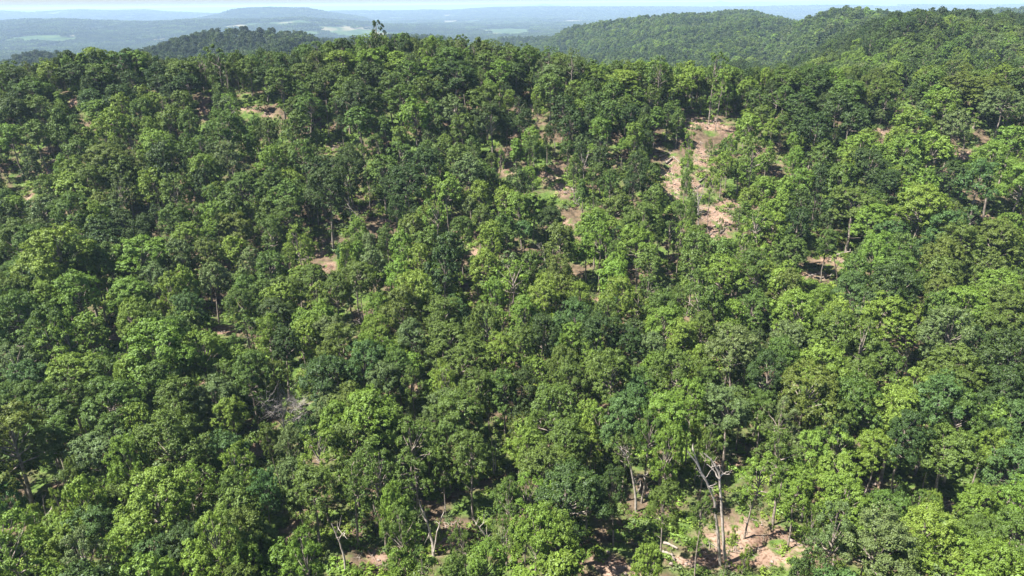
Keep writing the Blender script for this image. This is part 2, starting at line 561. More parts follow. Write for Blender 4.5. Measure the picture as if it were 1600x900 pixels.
VAR = {}
for form, n in (('r', 11), ('s', 5), ('t', 5), ('k', 7), ('c', 3)):
    VAR[form] = []
    for s in range(n):
        tg, cg = tree_geometry(form, 100 + s + 31 * ord(form))
        VAR[form].append((trunk_mesh('trunk', tg, MBARK), crown_mesh('crown', cg, MLEAF['m'])))

# source meshes of the woods that nobody could count (kept out of the scene, instanced on points)
lib = bpy.data.collections.new('woods')
LIB = {}


def add_lib(key, geos):
    vs, fs, lv, mi = [], [], [], []
    o = 0
    for (tv, tf), (cv, cf, cl) in geos:
        vs += [tv, cv]; fs += [tf + o, cf + o + len(tv)]; o += len(tv) + len(cv)
        lv += [np.full(len(tf), .5), cl]; mi += [np.ones(len(tf), int), np.zeros(len(cf), int)]
    me = mesh_from(np.concatenate(vs), np.concatenate(fs), key)
    at = me.attributes.new('leafvar', 'FLOAT', 'FACE')
    at.data.foreach_set('value', np.concatenate(lv).astype(np.float32))
    me.materials.append(MLEAF_I); me.materials.append(MBARK)
    me.polygons.foreach_set('material_index', np.concatenate(mi).astype(np.int32))
    nm = 'src_%03d' % len(LIB)
    ob = bpy.data.objects.new(nm, me)
    lib.objects.link(ob)
    LIB[key] = len(LIB)


for form, n in (('r', 6), ('s', 3), ('t', 3), ('k', 4), ('c', 2)):      # the near hill
    for s in range(n):
        add_lib('mid_%s%d' % (form, s), [tree_geometry(form, 900 + s + 17 * ord(form), leaf=.34, per=14, sides=5, dens=.85)])
for s in range(8):                                                      # hills behind
    add_lib('far_%d' % s, [tree_geometry('rsrtcrkr'[s], 2000 + s, leaf=.85, per=6, dens=.42, sides=4, limbs=False)])


def clump(seed, n, size, leaf, per):
    r = np.random.default_rng(seed)
    g = []
    for i in range(n):
        (tv, tf), (cv, cf, cl) = tree_geometry('rsrtcr'[int(r.integers(6))], seed * 50 + i, leaf=leaf, per=per, dens=.14, sides=3, limbs=False)
        k = np.array([r.uniform(.8, 1.35)] * 2 + [r.uniform(.7, 1.15)])
        off = np.array([r.uniform(-.5, .5) * size, r.uniform(-.5, .5) * size, r.uniform(-1, .5)])
        g.append((((tv * k) + off, tf), ((cv * k) + off, cf, np.clip(cl * .7 + r.uniform(0, .35), 0, 1))))
    add_lib('clump_%d' % seed, g)


for s in range(5):
    clump(60 + s, 24, 42, 2.0, 3)

# shrubs and saplings for the forest floor
UL = bpy.data.collections.new('floor_plants')
for s in range(6):
    r = np.random.default_rng(500 + s)
    nb = 9
    d = r.normal(size=(nb, 3)); d[:, 2] = np.abs(d[:, 2]) + .2; d /= np.linalg.norm(d, axis=1, keepdims=True)
    c = d * r.uniform(.25, .8, (nb, 1)) * np.array([1, 1, .9])
    g = leaf_cloud(c, r.uniform(.25, .45, nb), d, 26, .21, r)
    me = crown_mesh('shrub', g, MLEAF_I)
    UL.objects.link(bpy.data.objects.new('shrub_%03d' % s, me))

# ------------------------------------------------------------------ the trees seen in the photograph
# x, y of the crown's middle in the photograph, its width there, leaf colour, form
T = """
20 700 110 o r|85 705 80 m s|170 690 60 m r|55 760 65 l r|100 740 60 o t|160 730 85 g s|215 735 60 l t|270 705 95 m r|245 760 50 m r|345 715 62 b r
375 742 55 l k|300 770 60 l k|95 782 50 y k|150 790 45 y t|187 800 60 o r|250 805 102 y r|10 785 40 b r|40 815 70 l r|20 850 90 l k|80 845 70 y s
115 862 70 y s|165 840 76 b s|90 882 60 y r|145 885 60 g k|225 860 70 y s|290 865 78 d r|240 888 80 b s|340 860 70 y k|375 850 82 o r|325 830 50 m r
365 790 60 m r|300 897 60 y r|180 897 60 y k|385 892 60 y r
415 690 60 d r|455 705 60 g r|500 710 70 l k|550 700 70 m r|600 690 60 m r|645 702 70 m k|700 690 60 m r|735 720 72 m r|490 765 80 m r|430 795 70 m r
410 780 50 b r|550 755 70 m k|590 745 60 m k|640 755 70 m k|690 770 60 m k|410 850 90 o r|480 870 80 l k|440 895 80 l s|540 820 50 y k|620 815 55 l t
630 852 60 m k|620 885 70 l r|660 885 55 m k|730 850 62 m k|790 790 60 m k|780 830 70 m k|705 892 70 m r|760 880 80 l r|770 690 60 m r
830 700 60 y r|880 700 70 m r|925 702 60 l r|845 740 80 m r|895 785 124 d r|965 760 60 d t|975 700 60 m k|1045 720 52 l t|1010 690 60 m k|1100 690 60 m k
1040 790 60 m r|990 825 84 m k|1100 790 60 m k|820 790 60 l k|830 845 80 l r|870 862 70 l r|925 860 60 l r|1010 893 50 y r|1075 850 46 m k|1110 845 42 m k
1155 690 50 m k|1178 740 72 l k|1160 868 30 y k
1225 720 70 m k|1205 785 64 m k|1270 720 60 y t|1315 750 84 y s|1245 775 50 l r|1300 690 50 d r|1365 710 60 l s|1410 695 60 d r|1480 715 80 m s|1400 755 50 l k
1440 750 50 l t|1560 720 60 l s|1585 740 70 b r|1545 790 92 l s|1320 800 70 l r|1300 850 60 g k|1395 810 72 m s|1440 800 60 m k|1365 860 92 g r|1450 850 82 y r
1420 890 80 y r|1490 870 70 y r|1520 850 60 m r|1575 850 82 m s|1540 890 80 l s|1250 880 70 d r|1595 800 60 l r|1462 785 50 l s
25 470 70 m r|65 460 45 d t|95 470 50 l r|120 470 60 l r|165 480 50 l r|205 470 60 l r|215 500 60 l r|280 465 50 l t|330 470 50 y r|300 490 50 b r|380 480 50 m r
30 500 70 m r|70 530 60 m t|115 540 62 y k|15 550 40 d r|190 510 40 m k|240 520 45 m r|280 530 52 m r|330 528 36 m k|375 540 50 m r|195 550 40 l k|250 560 92 l r
320 560 70 l r|215 592 60 y r|265 600 80 m r|30 580 60 g k|45 610 62 b r|105 600 82 l s|165 595 66 m s|60 640 60 m s|120 632 72 m s|180 640 82 m s|20 640 50 m r
225 635 50 l r|270 640 70 m r|350 600 50 m r|340 630 70 g r|310 650 55 g r|365 655 50 y r|390 590 60 m r|225 670 46 y t|80 668 60 m s|280 674 60 m r
410 465 50 m r|445 460 60 m r|430 500 60 d r|490 475 40 y k|525 465 50 m r|550 490 60 d r|590 478 60 l r|580 502 45 l r|655 465 72 l r|620 490 60 o r|690 500 60 m r
770 465 60 l r|760 500 80 m r|470 515 45 l r|515 505 55 y r|415 530 50 l r|440 552 52 d r|475 535 45 l t|520 530 60 g r|545 550 70 o r|600 530 50 l r|575 553 60 l r
610 560 45 l r|650 535 60 g r|705 540 70 m r|730 570 80 m r|780 560 60 l r|430 590 82 o r|505 595 90 d r|565 580 70 b r|622 588 60 m r|608 606 60 g r|645 612 50 m k
560 640 72 o r|520 645 60 g r|695 605 50 y k|745 620 60 m r|690 640 60 g r|790 620 60 m r|710 660 90 m r|580 670 92 l r|520 672 60 l r|425 680 50 m r|770 665 60 m r
855 470 56 y r|905 470 50 l r|820 500 50 l r|965 475 60 l r|845 530 52 d r|900 505 60 b r|945 500 50 m r|1040 490 66 m r|1085 470 60 m k|1145 505 46 y r|1180 490 60 m r
1110 490 40 m t|895 535 50 l r|940 530 60 d r|975 545 60 d r|1035 520 50 y r|1065 535 50 y r|1105 525 50 o r|1020 560 60 g r|920 555 50 l k|815 550 50 m r|875 580 56 o r
955 595 78 o r|1025 580 46 l r|1005 610 60 m r|1060 590 72 m r|1150 555 80 g r|1190 590 70 d r|1100 570 50 l r|820 610 60 d r|895 600 56 m r|860 650 92 m r|970 660 80 b r
1040 665 80 l r|920 678 42 y r|1000 630 50 b r|1080 640 60 l r|1140 650 70 g r|1190 650 50 m r|1110 610 50 m r
1240 500 72 y r|1230 460 60 o r|1285 480 50 l r|1310 500 46 y r|1340 465 60 b r|1400 465 80 d r|1460 460 50 o r|1390 500 82 l r|1430 500 40 y k|1505 490 66 l r|1460 490 46 m r
1560 460 60 l r|1575 490 60 o r|1545 520 60 o r|1480 530 72 g r|1295 530 70 m r|1235 540 60 g r|1215 570 60 m r|1345 545 60 m k|1285 575 72 y r|1370 575 60 m r|1395 592 40 m k
1340 600 70 m r|1260 620 92 o r|1330 640 80 m r|1490 580 82 m r|1425 620 56 y t|1400 652 70 y r|1455 640 72 b r|1480 615 60 m r|1570 570 82 d r|1560 620 70 d r|1500 662 60 m r
1560 662 42 y r|1590 668 50 b r|1220 660 60 g k|1290 668 60 m r|1535 648 60 d r
30 330 42 y r|10 345 34 d r|65 340 45 g r|100 345 62 m r|70 370 36 g r|20 380 50 m r|50 390 50 m r|150 350 40 y t|165 370 60 d r|190 350 60 d r|230 345 50 d r|280 350 50 m r
335 350 46 y r|220 370 50 d r|370 365 50 o r|290 380 50 l r|90 410 92 l r|130 412 60 m r|175 415 50 m r|230 410 82 l r|280 410 42 g t|320 405 50 o r|365 395 42 l r|30 430 50 m r
150 442 50 l r|330 440 40 g r|390 412 40 g r|250 445 50 g r|290 447 36 y r
420 370 50 m r|450 340 50 m r|470 390 50 l k|522 390 34 b r|555 365 36 l r|540 405 40 l t|580 415 46 g r|605 375 40 m r|645 365 50 o r|625 390 40 l r|665 385 50 m r|655 415 46 y r
720 350 72 m r|700 400 50 d t|690 430 50 d t|770 380 46 l r|765 420 50 l r|620 437 50 l r|560 447 70 m s|490 450 60 m r|430 420 50 m r|790 360 40 m r|745 415 36 y k|680 345 46 l k
815 330 42 l r|865 335 72 d r|850 380 62 d r|965 325 46 o r|1020 320 46 m r|1082 322 32 m t|930 355 50 l r|1000 355 60 m r|1000 385 60 l r|875 385 50 o r|940 380 40 l k|1095 390 50 m r
1152 352 32 m k|1180 355 46 l k|1160 392 40 y k|1130 402 50 m r|870 425 60 o r|920 420 60 m r|1010 420 50 m r|830 425 50 m r|1080 425 50 m r|1120 440 72 l r|1180 425 60 m r
1062 372 30 l k|960 440 50 l r|1076 235 24 l k|1073 262 22 y k|1112 300 24 l k|1108 225 22 m k|1140 236 28 l k
1212 842 34 l k|1246 838 30 y k|1268 815 38 m k|1140 832 30 y k|1262 850 30 m k|1098 862 28 m k|1128 350 20 m k
1220 330 36 l r|1255 330 46 d r|1335 325 62 m r|1250 360 42 d t|1295 370 50 m r|1235 395 62 m r|1360 350 62 l r|1385 375 56 b r|1435 330 72 l r|1365 400 56 l r|1475 365 60 b r
1520 330 60 o r|1500 385 62 o r|1555 385 62 o r|1460 410 60 o r|1580 345 60 l r|1400 430 70 m r|1590 395 42 l r|1540 420 50 o r|1220 445 50 y r|1340 435 42 m r|1480 440 50 o r|1410 397 40 m r
22 105 32 d r|75 103 32 l r|50 130 40 m r|112 97 45 d r|150 100 40 m r|200 92 50 d r|245 102 32 d r|290 100 45 m r|290 122 45 d r|340 100 40 m k|385 97 40 m r|60 165 36 m r|95 160 36 m r
130 130 38 m r|145 147 42 d r|185 150 46 d r|155 172 40 l r|190 168 32 l r|180 200 42 l r|215 175 32 m r|235 205 28 l r|265 190 40 m r|280 155 40 m r|20 215 36 l r|60 210 36 m r
95 205 32 m c|355 212 60 m r|25 170 40 d r|300 190 30 m r|362 168 34 l k|585 56 26 d k|530 82 42 l r|575 72 50 l r|620 74 50 l r|640 92 42 d r|570 106 50 d r|520 100 46 m r
505 120 40 m r|435 108 42 m t|410 102 40 d r|470 104 40 m r|670 96 42 l r|710 78 42 m r|760 78 42 m r|795 76 40 m r|710 114 72 d r|780 108 46 l r|590 115 36 d r|610 132 46 m r
635 108 50 m r|660 142 42 m r|560 162 60 d r|540 142 46 m r|480 165 46 m r|630 162 60 m r|690 145 32 l r|760 157 60 m r|770 192 52 d r|650 187 50 l r|560 197 50 m r|590 187 40 m r
710 172 50 g r|720 202 42 m r|420 205 40 m r|460 202 46 m r|825 84 32 m r|810 100 42 d r|875 90 36 m r|910 92 36 m r|893 104 30 g k|868 108 42 g r|930 106 36 l r|975 112 60 y r
1065 122 50 y r|1085 108 32 y r|1115 116 40 m k|1172 118 42 l r|1030 120 40 m k|1020 142 30 m t|860 132 46 m r|880 165 50 d r|920 142 32 m r|960 132 40 m r|840 160 26 o r
820 187 50 d r|840 142 32 l r|890 197 42 d r|950 172 42 m s|985 180 42 d r|1005 197 32 m r|940 207 36 l r|1125 140 30 l k|1170 202 40 l t|990 217 32 l r|830 222 36 l r|1182 142 40 m r
1225 112 46 m r|1275 112 46 d r|1330 120 50 m r|1380 118 42 m r|1410 112 50 o k|1465 100 36 m t|1500 108 42 o r|1540 120 60 o r|1572 104 32 l r|1594 115 40 d r|1465 142 36 l r
1480 157 42 l r|1570 152 60 g s|1430 182 50 l r|1380 165 60 d r|1310 152 50 d r|1250 152 50 d r|1490 192 42 g r|1550 215 72 y r|1270 202 50 d r|1330 185 42 d r|1405 207 42 l r
1345 222 40 l r|25 258 50 l r|48 238 40 d r|98 258 28 l r|125 238 40 m r|165 260 60 o r|195 275 42 o r|150 287 60 m r|110 302 50 l r|185 302 40 g k|260 262 50 d t|240 292 46 l r
280 302 46 m r|320 270 42 l r|322 287 32 d r|355 255 42 g r|380 302 60 m r|250 235 50 l r|300 245 42 m r|80 300 40 m r|365 330 50 m r|392 340 32 o r|430 260 50 l r|470 250 46 m r
500 272 50 d r|545 252 60 d r|540 282 60 d r|600 270 50 m r|640 292 60 d r|665 262 60 d r|720 252 50 m r|735 272 50 g r|700 302 42 l r|750 310 42 l r|755 275 42 m r|510 302 70 d r
450 310 50 m r|420 290 42 m r|590 312 60 g r|620 317 50 d r|780 245 26 y k|500 335 70 d r|815 282 60 d r|832 240 30 m r|872 255 34 l k|900 252 42 m t|940 255 42 d r|990 262 62 d t
930 282 36 m r|955 287 36 m r|1075 285 24 m t|1130 260 36 l r|1135 287 40 m r|1180 255 50 m k|1195 300 32 l r|1240 242 52 l r|1285 247 42 m r|1350 242 62 l r|1362 267 52 d r
1410 242 50 l r|1330 262 40 l r|1280 287 36 d r|1250 292 36 l r|1230 312 36 l c|1310 287 42 m r|1380 292 52 d r|1490 277 62 d r|1535 287 52 b r|1560 252 62 l r|1590 292 52 l r
1460 242 50 l r|1420 272 42 m r|1440 292 40 l r
"""
TREES = []          # dict per tree


def add_tree(base, D, Ht, colour, form, listed, w):
    # wind-clipped trees along the crest stand shorter and closer to one height
    k = float(np.clip((base[1] - crestY(base[0] / base[1]) + 34) / 28, 0, 1))
    if form != 'k' or not listed:
        Ht = Ht * (1 - k) + min(Ht, 11.2 + (Ht - 14) * .12 + rng.normal(0, .5)) * k
    TREES.append(dict(p=base, D=D, H=Ht, c=colour, f=form, listed=listed, w=w))


for tok in T.replace('\n', '|').split('|'):
    q = tok.split()
    if len(q) != 5:
        continue
    px, py, w = map(float, q[:3])
    p = hit(px, py, 11.0)
    if p is None:
        continue
    for it in range(2):
        dist = np.linalg.norm(p + [0, 0, 11] - CAM)
        D = w * dist / F * .98
        Ht = float(np.clip(8.6 + .86 * D, 7, 20)) * {'t': 1.22, 'k': 1.16, 'c': 1.2, 's': .95, 'r': 1.0}[q[4]]
        Ht *= rng.uniform(.88, 1.14)
        pp = hit(px, py, .70 * Ht)
        if pp is None:
            break
        p = pp
    add_tree(p, D, Ht, q[3], q[4], True, w)

# ------------------------------------------------------------------ filling the leaf roof between them
lx = np.array([t['p'][0] for t in TREES]); ly = np.array([t['p'][1] for t in TREES]); lD = np.array([t['D'] for t in TREES])
lc = [t['c'] for t in TREES]


def hides_soil(p, D, Ht):
    x, y, z = project(np.asarray(p) + [0, 0, Ht * .62])
    w = D * F / z * .5
    h = Ht * .42 * F / z
    for sx, sy, rx, ry in SOIL:
        if abs(x - sx) < rx * .9 + w * .8 and -ry * .7 - h * .9 < y - sy < ry * .7 + h * .9 + 4:
            # the stem's foot may stand above the patch, the crown may not cover it
            return True
    return False


fx, fy, fD = list(lx), list(ly), list(lD)
cell = {}
for i, (a, b) in enumerate(zip(fx, fy)):
    cell.setdefault((int(a // 8), int(b // 8)), []).append(i)
tries = 0
while tries < 26000:
    tries += 1
    Y = math.sqrt(rng.uniform(34.0 ** 2, 262.0 ** 2))
    u = rng.uniform(-1.08, 1.08)
    x = u * Y
    if Y > crestY(u) + 42:
        continue
    inframe = abs(u) < .86 and Y > 50
    D = rng.uniform(3.2, 6.0) if inframe and rng.random() < .6 else rng.uniform(4.8, 8.4)
    ok = True
    cx, cy = int(x // 8), int(Y // 8)
    for i in range(cx - 1, cx + 2):
        for j in range(cy - 1, cy + 2):
            for k in cell.get((i, j), ()):
                if (fx[k] - x) ** 2 + (fy[k] - Y) ** 2 < (.33 * (fD[k] + D)) ** 2:
                    ok = False; break
    if not ok:
        continue
    z = float(ground(x, Y))
    Ht = float(np.clip(6.4 + 1.0 * D, 6, 17)) * rng.uniform(.85, 1.1)
    if soil_mask(np.array([x]), np.array([Y]))[0] > .2 or hides_soil((x, Y, z), D, Ht):
        continue
    near = np.argsort((lx - x) ** 2 + (ly - Y) ** 2)[:3]
    c = lc[near[rng.integers(3)]] if rng.random() < .7 else 'mmldogmb'[rng.integers(8)]
    f = 'rrrkktcs'[rng.integers(8)]
    cell.setdefault((cx, cy), []).append(len(fx))
    fx.append(x); fy.append(Y); fD.append(D)
    dist = np.linalg.norm(np.array([x, Y, z + .7 * Ht]) - CAM)
    add_tree(np.array([x, Y, z]), D, Ht, c, f, False, D / .98 * F / dist)

DEAD = [
    ('pale twisted dead tree standing behind a bushy green one', (995, 800), [[(995, 800), (992, 765), (986, 732), (980, 712), (964, 697)], [(990, 752), (997, 742), (1010, 742)], [(985, 725), (981, 700)], [(994, 772), (1000, 760)]], .20, None, 0,
     'pale twisted dead tree'),
    ('tall pale dead trunk with a leaning forked top, beside the open soil', (1127, 884), [[(1127, 884), (1122, 832), (1117, 784), (1104, 752), (1092, 730), (1074, 705)], [(1106, 756), (1088, 732)], [(1094, 733), (1086, 712), (1078, 700)]], .215, None, 0,
     'leaning forked dead trunk'),
    ('tall straight pale dead trunk with bent limbs, at the edge of the open soil', (1136, 882), [[(1136, 882), (1130, 835), (1127, 787), (1124, 742), (1114, 722), (1100, 708)], [(1125, 745), (1134, 740)], [(1124, 748), (1118, 738), (1104, 725)]], .215, None, 0,
     'straight dead trunk by the soil'),
    ('slim pale dead trunk leaning out of the bushes, low on the slope', (543, 902), [[(543, 902), (537, 868), (530, 845), (518, 818)], [(530, 843), (540, 828)]], .17, None, 0, 'slim leaning dead trunk'),
    ('pale dead tree split into two long arms like a wishbone', (678, 872), [[(678, 872), (676, 850), (672, 832), (664, 806), (654, 780)], [(678, 862), (683, 830), (690, 808), (695, 790)], [(667, 815), (657, 800)]], .22, None, 0, 'wishbone dead tree'),
    ('short pale dead fork rising among thin green trees', (766, 856), [[(766, 856), (762, 842), (754, 830), (744, 820)], [(763, 846), (760, 836)]], .18, None, 0, 'short pale dead fork'),
    ('small white dead stub with a split top in a dark gap', (853, 424), [[(853, 424), (851, 405), (849, 386)], [(850, 402), (843, 388)]], .2, None, 0, 'small white split stub'),
    ('tall thin grey dead tree beside the narrow eroded strip', (914, 306), [[(914, 306), (912, 275), (908, 240)], [(911, 262), (918, 245)]], .17, None, 4, 'tall thin grey dead tree'),
    ('slender grey dead tree with a twiggy top in the eroded gully', (1092, 372), [[(1092, 372), (1091, 335), (1090, 292)], [(1091, 320), (1098, 300)], [(1091, 330), (1084, 308)]], .17, None, 16, 'grey twiggy gully tree'),
    ('dark bare trunk leaning in front of the round soil clearing', (1311, 456), [[(1311, 456), (1308, 432), (1303, 402)], [(1306, 420), (1312, 408)]], .2, MDARK, 0, 'dark leaning trunk'),
    ('thin whitish dead stem in a gap among full green crowns', (1417, 590), [[(1417, 590), (1417, 562), (1415, 526)], [(1417, 566), (1408, 554)], [(1417, 560), (1422, 548)]], .14, None, 0, 'thin whitish dead stem'),
    ('large grey leafless crown of fine twigs between green trees', (445, 690), [[(445, 690), (444, 665), (440, 640)], [(444, 668), (425, 645), (408, 634)], [(444, 666), (458, 640), (474, 632)], [(443, 655), (432, 628)], [(443, 650), (452, 622)], [(444, 664), (468, 652)], [(444, 660), (418, 626)]], .15, MGREY, 150, 'grey leafless twiggy crown'),
    ('pale dead tree with a crooked bright trunk just under the ridge', (1411, 156), [[(1411, 156), (1416, 140), (1422, 118)], [(1417, 138), (1410, 122)], [(1419, 130), (1430, 116)]], .2, None, 8, 'crooked ridge dead tree'),
    ('pale dead trunk tilted to one side near the ridge top', (1191, 162), [[(1191, 162), (1187, 150), (1182, 134)]], .2, None, 0, 'tilted ridge dead trunk'),
    ('pair of straight pale dead stems in a shaded gap', (773, 742), [[(773, 742), (770, 715), (767, 680)], [(774, 735), (774, 705), (776, 690)]], .15, None, 0, 'pale stems in shade'),
    ('greyish bare stems under a dull dark crown', (568, 524), [[(568, 524), (567, 508), (567, 490)], [(567, 512), (575, 500)], [(568, 514), (560, 500)]], .16, None, 6, 'grey bare stems'),
    ('pale crooked dead stem under bright green leaves, low on the slope', (72, 815), [[(72, 815), (70, 798), (67, 774)], [(71, 805), (79, 796)]], .14, None, 0, 'pale crooked stem'),
    ('pale slanting dead stem in the shade of a grey-green tree', (121, 814), [[(121, 814), (116, 795), (110, 772)]], .14, None, 0, 'pale slanting stem'),
    ('long grey dead trunk slanting across a dark gap above the grassy track', (582, 370), [[(582, 370), (570, 352), (556, 334), (542, 318)], [(566, 347), (558, 330)]], .17, None, 0, 'long slanting dead trunk'),
    ('pale broken dead trunk leaning over brush by the eroded strip', (916, 345), [[(916, 345), (908, 325), (896, 302)], [(905, 320), (898, 318)]], .14, None, 0, 'pale broken trunk'),
]
# young growth along the crest, so that the ridge closes under the crowns
for _ in range(900):
    u = rng.uniform(-1.0, 1.0)
    Y = crestY(u) + rng.uniform(-14, 16)
    x = u * Y
    if soil_mask(np.array([x]), np.array([Y]))[0] > .2:
        continue
    D = rng.uniform(2.8, 4.6)
    z = float(ground(x, Y))
    add_tree(np.array([x, Y, z - 1.2]), D, rng.uniform(5.5, 9.0), 'mmldgm'[rng.integers(6)], 'rcr'[rng.integers(3)], False, 8)

# the crowns must not stand in the way of the open soil: fill trees go, others turn out smaller
SP = []
for px, py, rx, ry in SOIL:
    for a in (-.55, 0, .55):
        for b in (-.5, 0, .5):
            g = hit(px + a * rx, py + b * ry)
            if g is not None:
                SP.append(g)
for lab, bp, paths, rad, mt, tw, ph in DEAD:
    g = hit(*bp)
    for path in paths:
        for q in path[(1 if path is paths[0] else 0):]:
            d = ray(*q)
            SP.append(CAM + d * g[1])
SP = np.array(SP)
SD = SP - CAM


EL, AZ = math.radians(57), math.radians(252)       # the sun; azimuth clockwise from +y
SUNV = np.array([math.sin(AZ) * math.cos(EL), math.cos(AZ) * math.cos(EL), math.sin(EL)])


def blocks(t, sunward=None):
    c = t['p'] + np.array([0, 0, .64 * t['H']]) - CAM
    ax = np.array([t['D'] * .5, t['D'] * .5, t['H'] * .36])
    o, d = -c / ax, SD / ax
    if sunward is not None:
        o = (SP - CAM - c) / ax; d = np.repeat((sunward / ax)[None], len(SP), 0)
    A = (d * d).sum(1); B = (d * o).sum(1); C = (o * o).sum(-1) - 1
    disc = B * B - A * C
    tt = np.where(disc > 0, (-B - np.sqrt(np.maximum(disc, 0))) / A, 9)
    if sunward is not None:
        return int(((disc > 0) & (tt > 1)).sum())
    return int(((disc > 0) & (tt > 0) & (tt < .995)).sum())


kept = []
for t in TREES:
    n = blocks(t)
    if not t['listed'] and (n or blocks(t, SUNV) > 1):
        continue
    for _ in range(3):
        if n < 2:
            break
        t['D'] *= .84; t['H'] *= .93
        n = blocks(t)
    if n < 3:
        kept.append(t)
TREES = kept
# the dark tree that tops the ridge
_d = ray(585, 50); _y = float(crestY(_d[0])) - 2
TREES.append(dict(p=np.array([_d[0] * _y, _y, float(ground(_d[0] * _y, _y))]), D=5.6, H=12.0, c='d', f='r', listed=True, w=28))

# the three hundred that show largest become things of their own, the rest one wood
def score(t):
    x, y, z = project(t['p'] + [0, 0, .7 * t['H']])
    if not (4 < x < W - 4 and 4 < y < H - 8):
        return 0
    return t['w'] * (1 if t['listed'] else .62)


order = sorted(TREES, key=score, reverse=True)
SOLO, REST = order[:300], order[300:]

# ------------------------------------------------------------------ dead trees and logs
LANDMARKS = []      # px, py, phrase


def dead_tree(label, base_px, paths, r0=.17, mat=None, twigs=0, seed=1, spread=0):
    """a bare tree: its foot where a pixel meets the ground, its limbs upright in the plane facing down the slope"""
    r = np.random.default_rng(seed)
    tk = .62 if twigs > 20 else 1.0
    b = hit(*base_px)
    root = bpy.data.objects.new('dead_tree', None)
    root.location = b
    col.objects.link(root)
    root['label'] = label; root['category'] = 'dead tree'; root['group'] = 'bare dead trees among the green ones'
    dist = np.linalg.norm(b - CAM)

    def pt(q, depth):
        d = ray(*q)
        Y = b[1] + depth
        return CAM + d * Y - b
    for k, path in enumerate(paths):
        dep = np.linspace(0, r.normal(0, .8), len(path)) if k == 0 else np.linspace(0, r.normal(0, 1.4), len(path))
        P = [pt(q, dd) for q, dd in zip(path, dep)]
        if k == 0:
            P[0] = np.array([0, 0, -.6])
            main = P
        # subdivide with a little crookedness
        Q = []
        for a, c in zip(P[:-1], P[1:]):
            Q += list(wobble(a, c, 5, .05, r))[:-1]
        Q.append(P[-1])
        rr = np.linspace(r0 if k == 0 else r0 * .55, r0 * .32 if k == 0 else r0 * .16, len(Q))
        tip = np.array(Q)
        tw = [tube(Q, rr, 8)]
        nt_ = 3 + twigs // max(1, len(paths))
        for q in range(nt_):
            a = tip[int(r.integers(len(tip) // 2, len(tip)))]
            v = r.normal(size=3); v[2] = abs(v[2]) * .8 + .2
            l = r.uniform(.6, 1.7) * (1 + spread)
            e = a + v / np.linalg.norm(v) * l
            wp = wobble(a, e, 5, .05 * l, r)
            tw.append(tube(wp, [.045 * tk, .035 * tk, .028 * tk, .02 * tk, .01], 4))
            for s in range(4 if twigs else 1):
                v2 = v / np.linalg.norm(v) + r.normal(0, .7, 3)
                e2 = wp[2 + s % 3] + v2 * l * .4
                tw.append(tube(wobble(wp[2 + s % 3], e2, 4, .04, r), [.026 * tk, .02 * tk, .014 * tk, .008], 3))
        o = bpy.data.objects.new('trunk' if k == 0 else 'limb', trunk_mesh('wood', join(tw), mat or MDEAD))
        o.parent = root
        col.objects.link(o)
    x, y, _ = project(b + np.array(main[-1]) * .6)
    return root


for k, (lab, bp, paths, rad, mt, tw, ph) in enumerate(DEAD):
    dead_tree(lab, bp, paths, rad, mt, tw, seed=40 + k, spread=.55 if tw > 20 else 0)
    xs = [q for p_ in paths for q in p_]
    LANDMARKS.append((sum(q[0] for q in xs) / len(xs), sum(q[1] for q in xs) / len(xs), 'the ' + ph, 'dead'))


def log(label, a, b, rad, seed):
    r = np.random.default_rng(seed)
    A, B = hit(*a), hit(*b)
    n = 9
    P = wobble(A, B, n, .03, r)
    g = ground(P[:, 0], P[:, 1])
    P[:, 2] = np.maximum(P[:, 2], g + rad * .6) + rad * .3
    base = P[0].copy()
    me = trunk_mesh('wood', tube(P - base, np.linspace(rad, rad * .6, n), 8), MLOG)
    root = bpy.data.objects.new('fallen_log', None)
    root.location = base
    col.objects.link(root)
    root['label'] = label; root['category'] = 'log'; root['group'] = 'fallen logs on the logged slope'
    o = bpy.data.objects.new('stem', me); o.parent = root; col.objects.link(o)
    for q in range(2):
        i = int(r.integers(4, n))
        v = r.normal(size=3); v[2] = abs(v[2]) + .3; v /= np.linalg.norm(v)
        s = bpy.data.objects.new('branch_stub', trunk_mesh('wood', tube(wobble(P[i] - base, P[i] - base + v * r.uniform(.7, 1.5), 4, .05, r), [rad * .4, rad * .3, rad * .2, rad * .1], 5), MLOG))
        s.parent = root; col.objects.link(s)


LOGS = [
    ('pale fallen log propped at the top of the eroded gully', (1030, 247), (1046, 241), .28),
    ('short pale fallen log lying across open soil in the gully', (1040, 258), (1050, 250), .28),
    ('long thin fallen log slanting down bare soil beside green weeds', (1052, 246), (1068, 260), .2),
    ('fallen log lying across the lower gully soil', (1124, 366), (1138, 356), .24),
    ('weathered fallen log at the bottom end of the gully', (1096, 376), (1112, 366), .24),
    ('grey fallen log in the brush under the round soil clearing', (1262, 434), (1288, 428), .26),
    ('second grey log, touching the edge of the round soil clearing', (1278, 437), (1302, 432), .22),
    ('dark half-buried log along the upper rim of the round soil clearing', (1306, 402), (1328, 396), .3),
    ('pale fallen log lying downhill beside the narrow eroded strip', (880, 284), (897, 300), .22),
    ('fallen log at the foot of the pale twisted dead tree', (1008, 778), (1022, 773), .26),
    ('long pale log on the soil between thin trunks, low on the slope', (1034, 866), (1052, 868), .2),
    ('fallen log in the shade under thin-stemmed trees above the open soil', (1036, 850), (1058, 862), .22),
    ('fallen log in brush below a thin bare stem on the lower slope', (470, 858), (484, 846), .16),
    ('pale log among stumps near the top of the gully', (1092, 286), (1102, 279), .24),
]
for k, (lab, a, b, rad) in enumerate(LOGS):
    log(lab, a, b, rad, 70 + k)

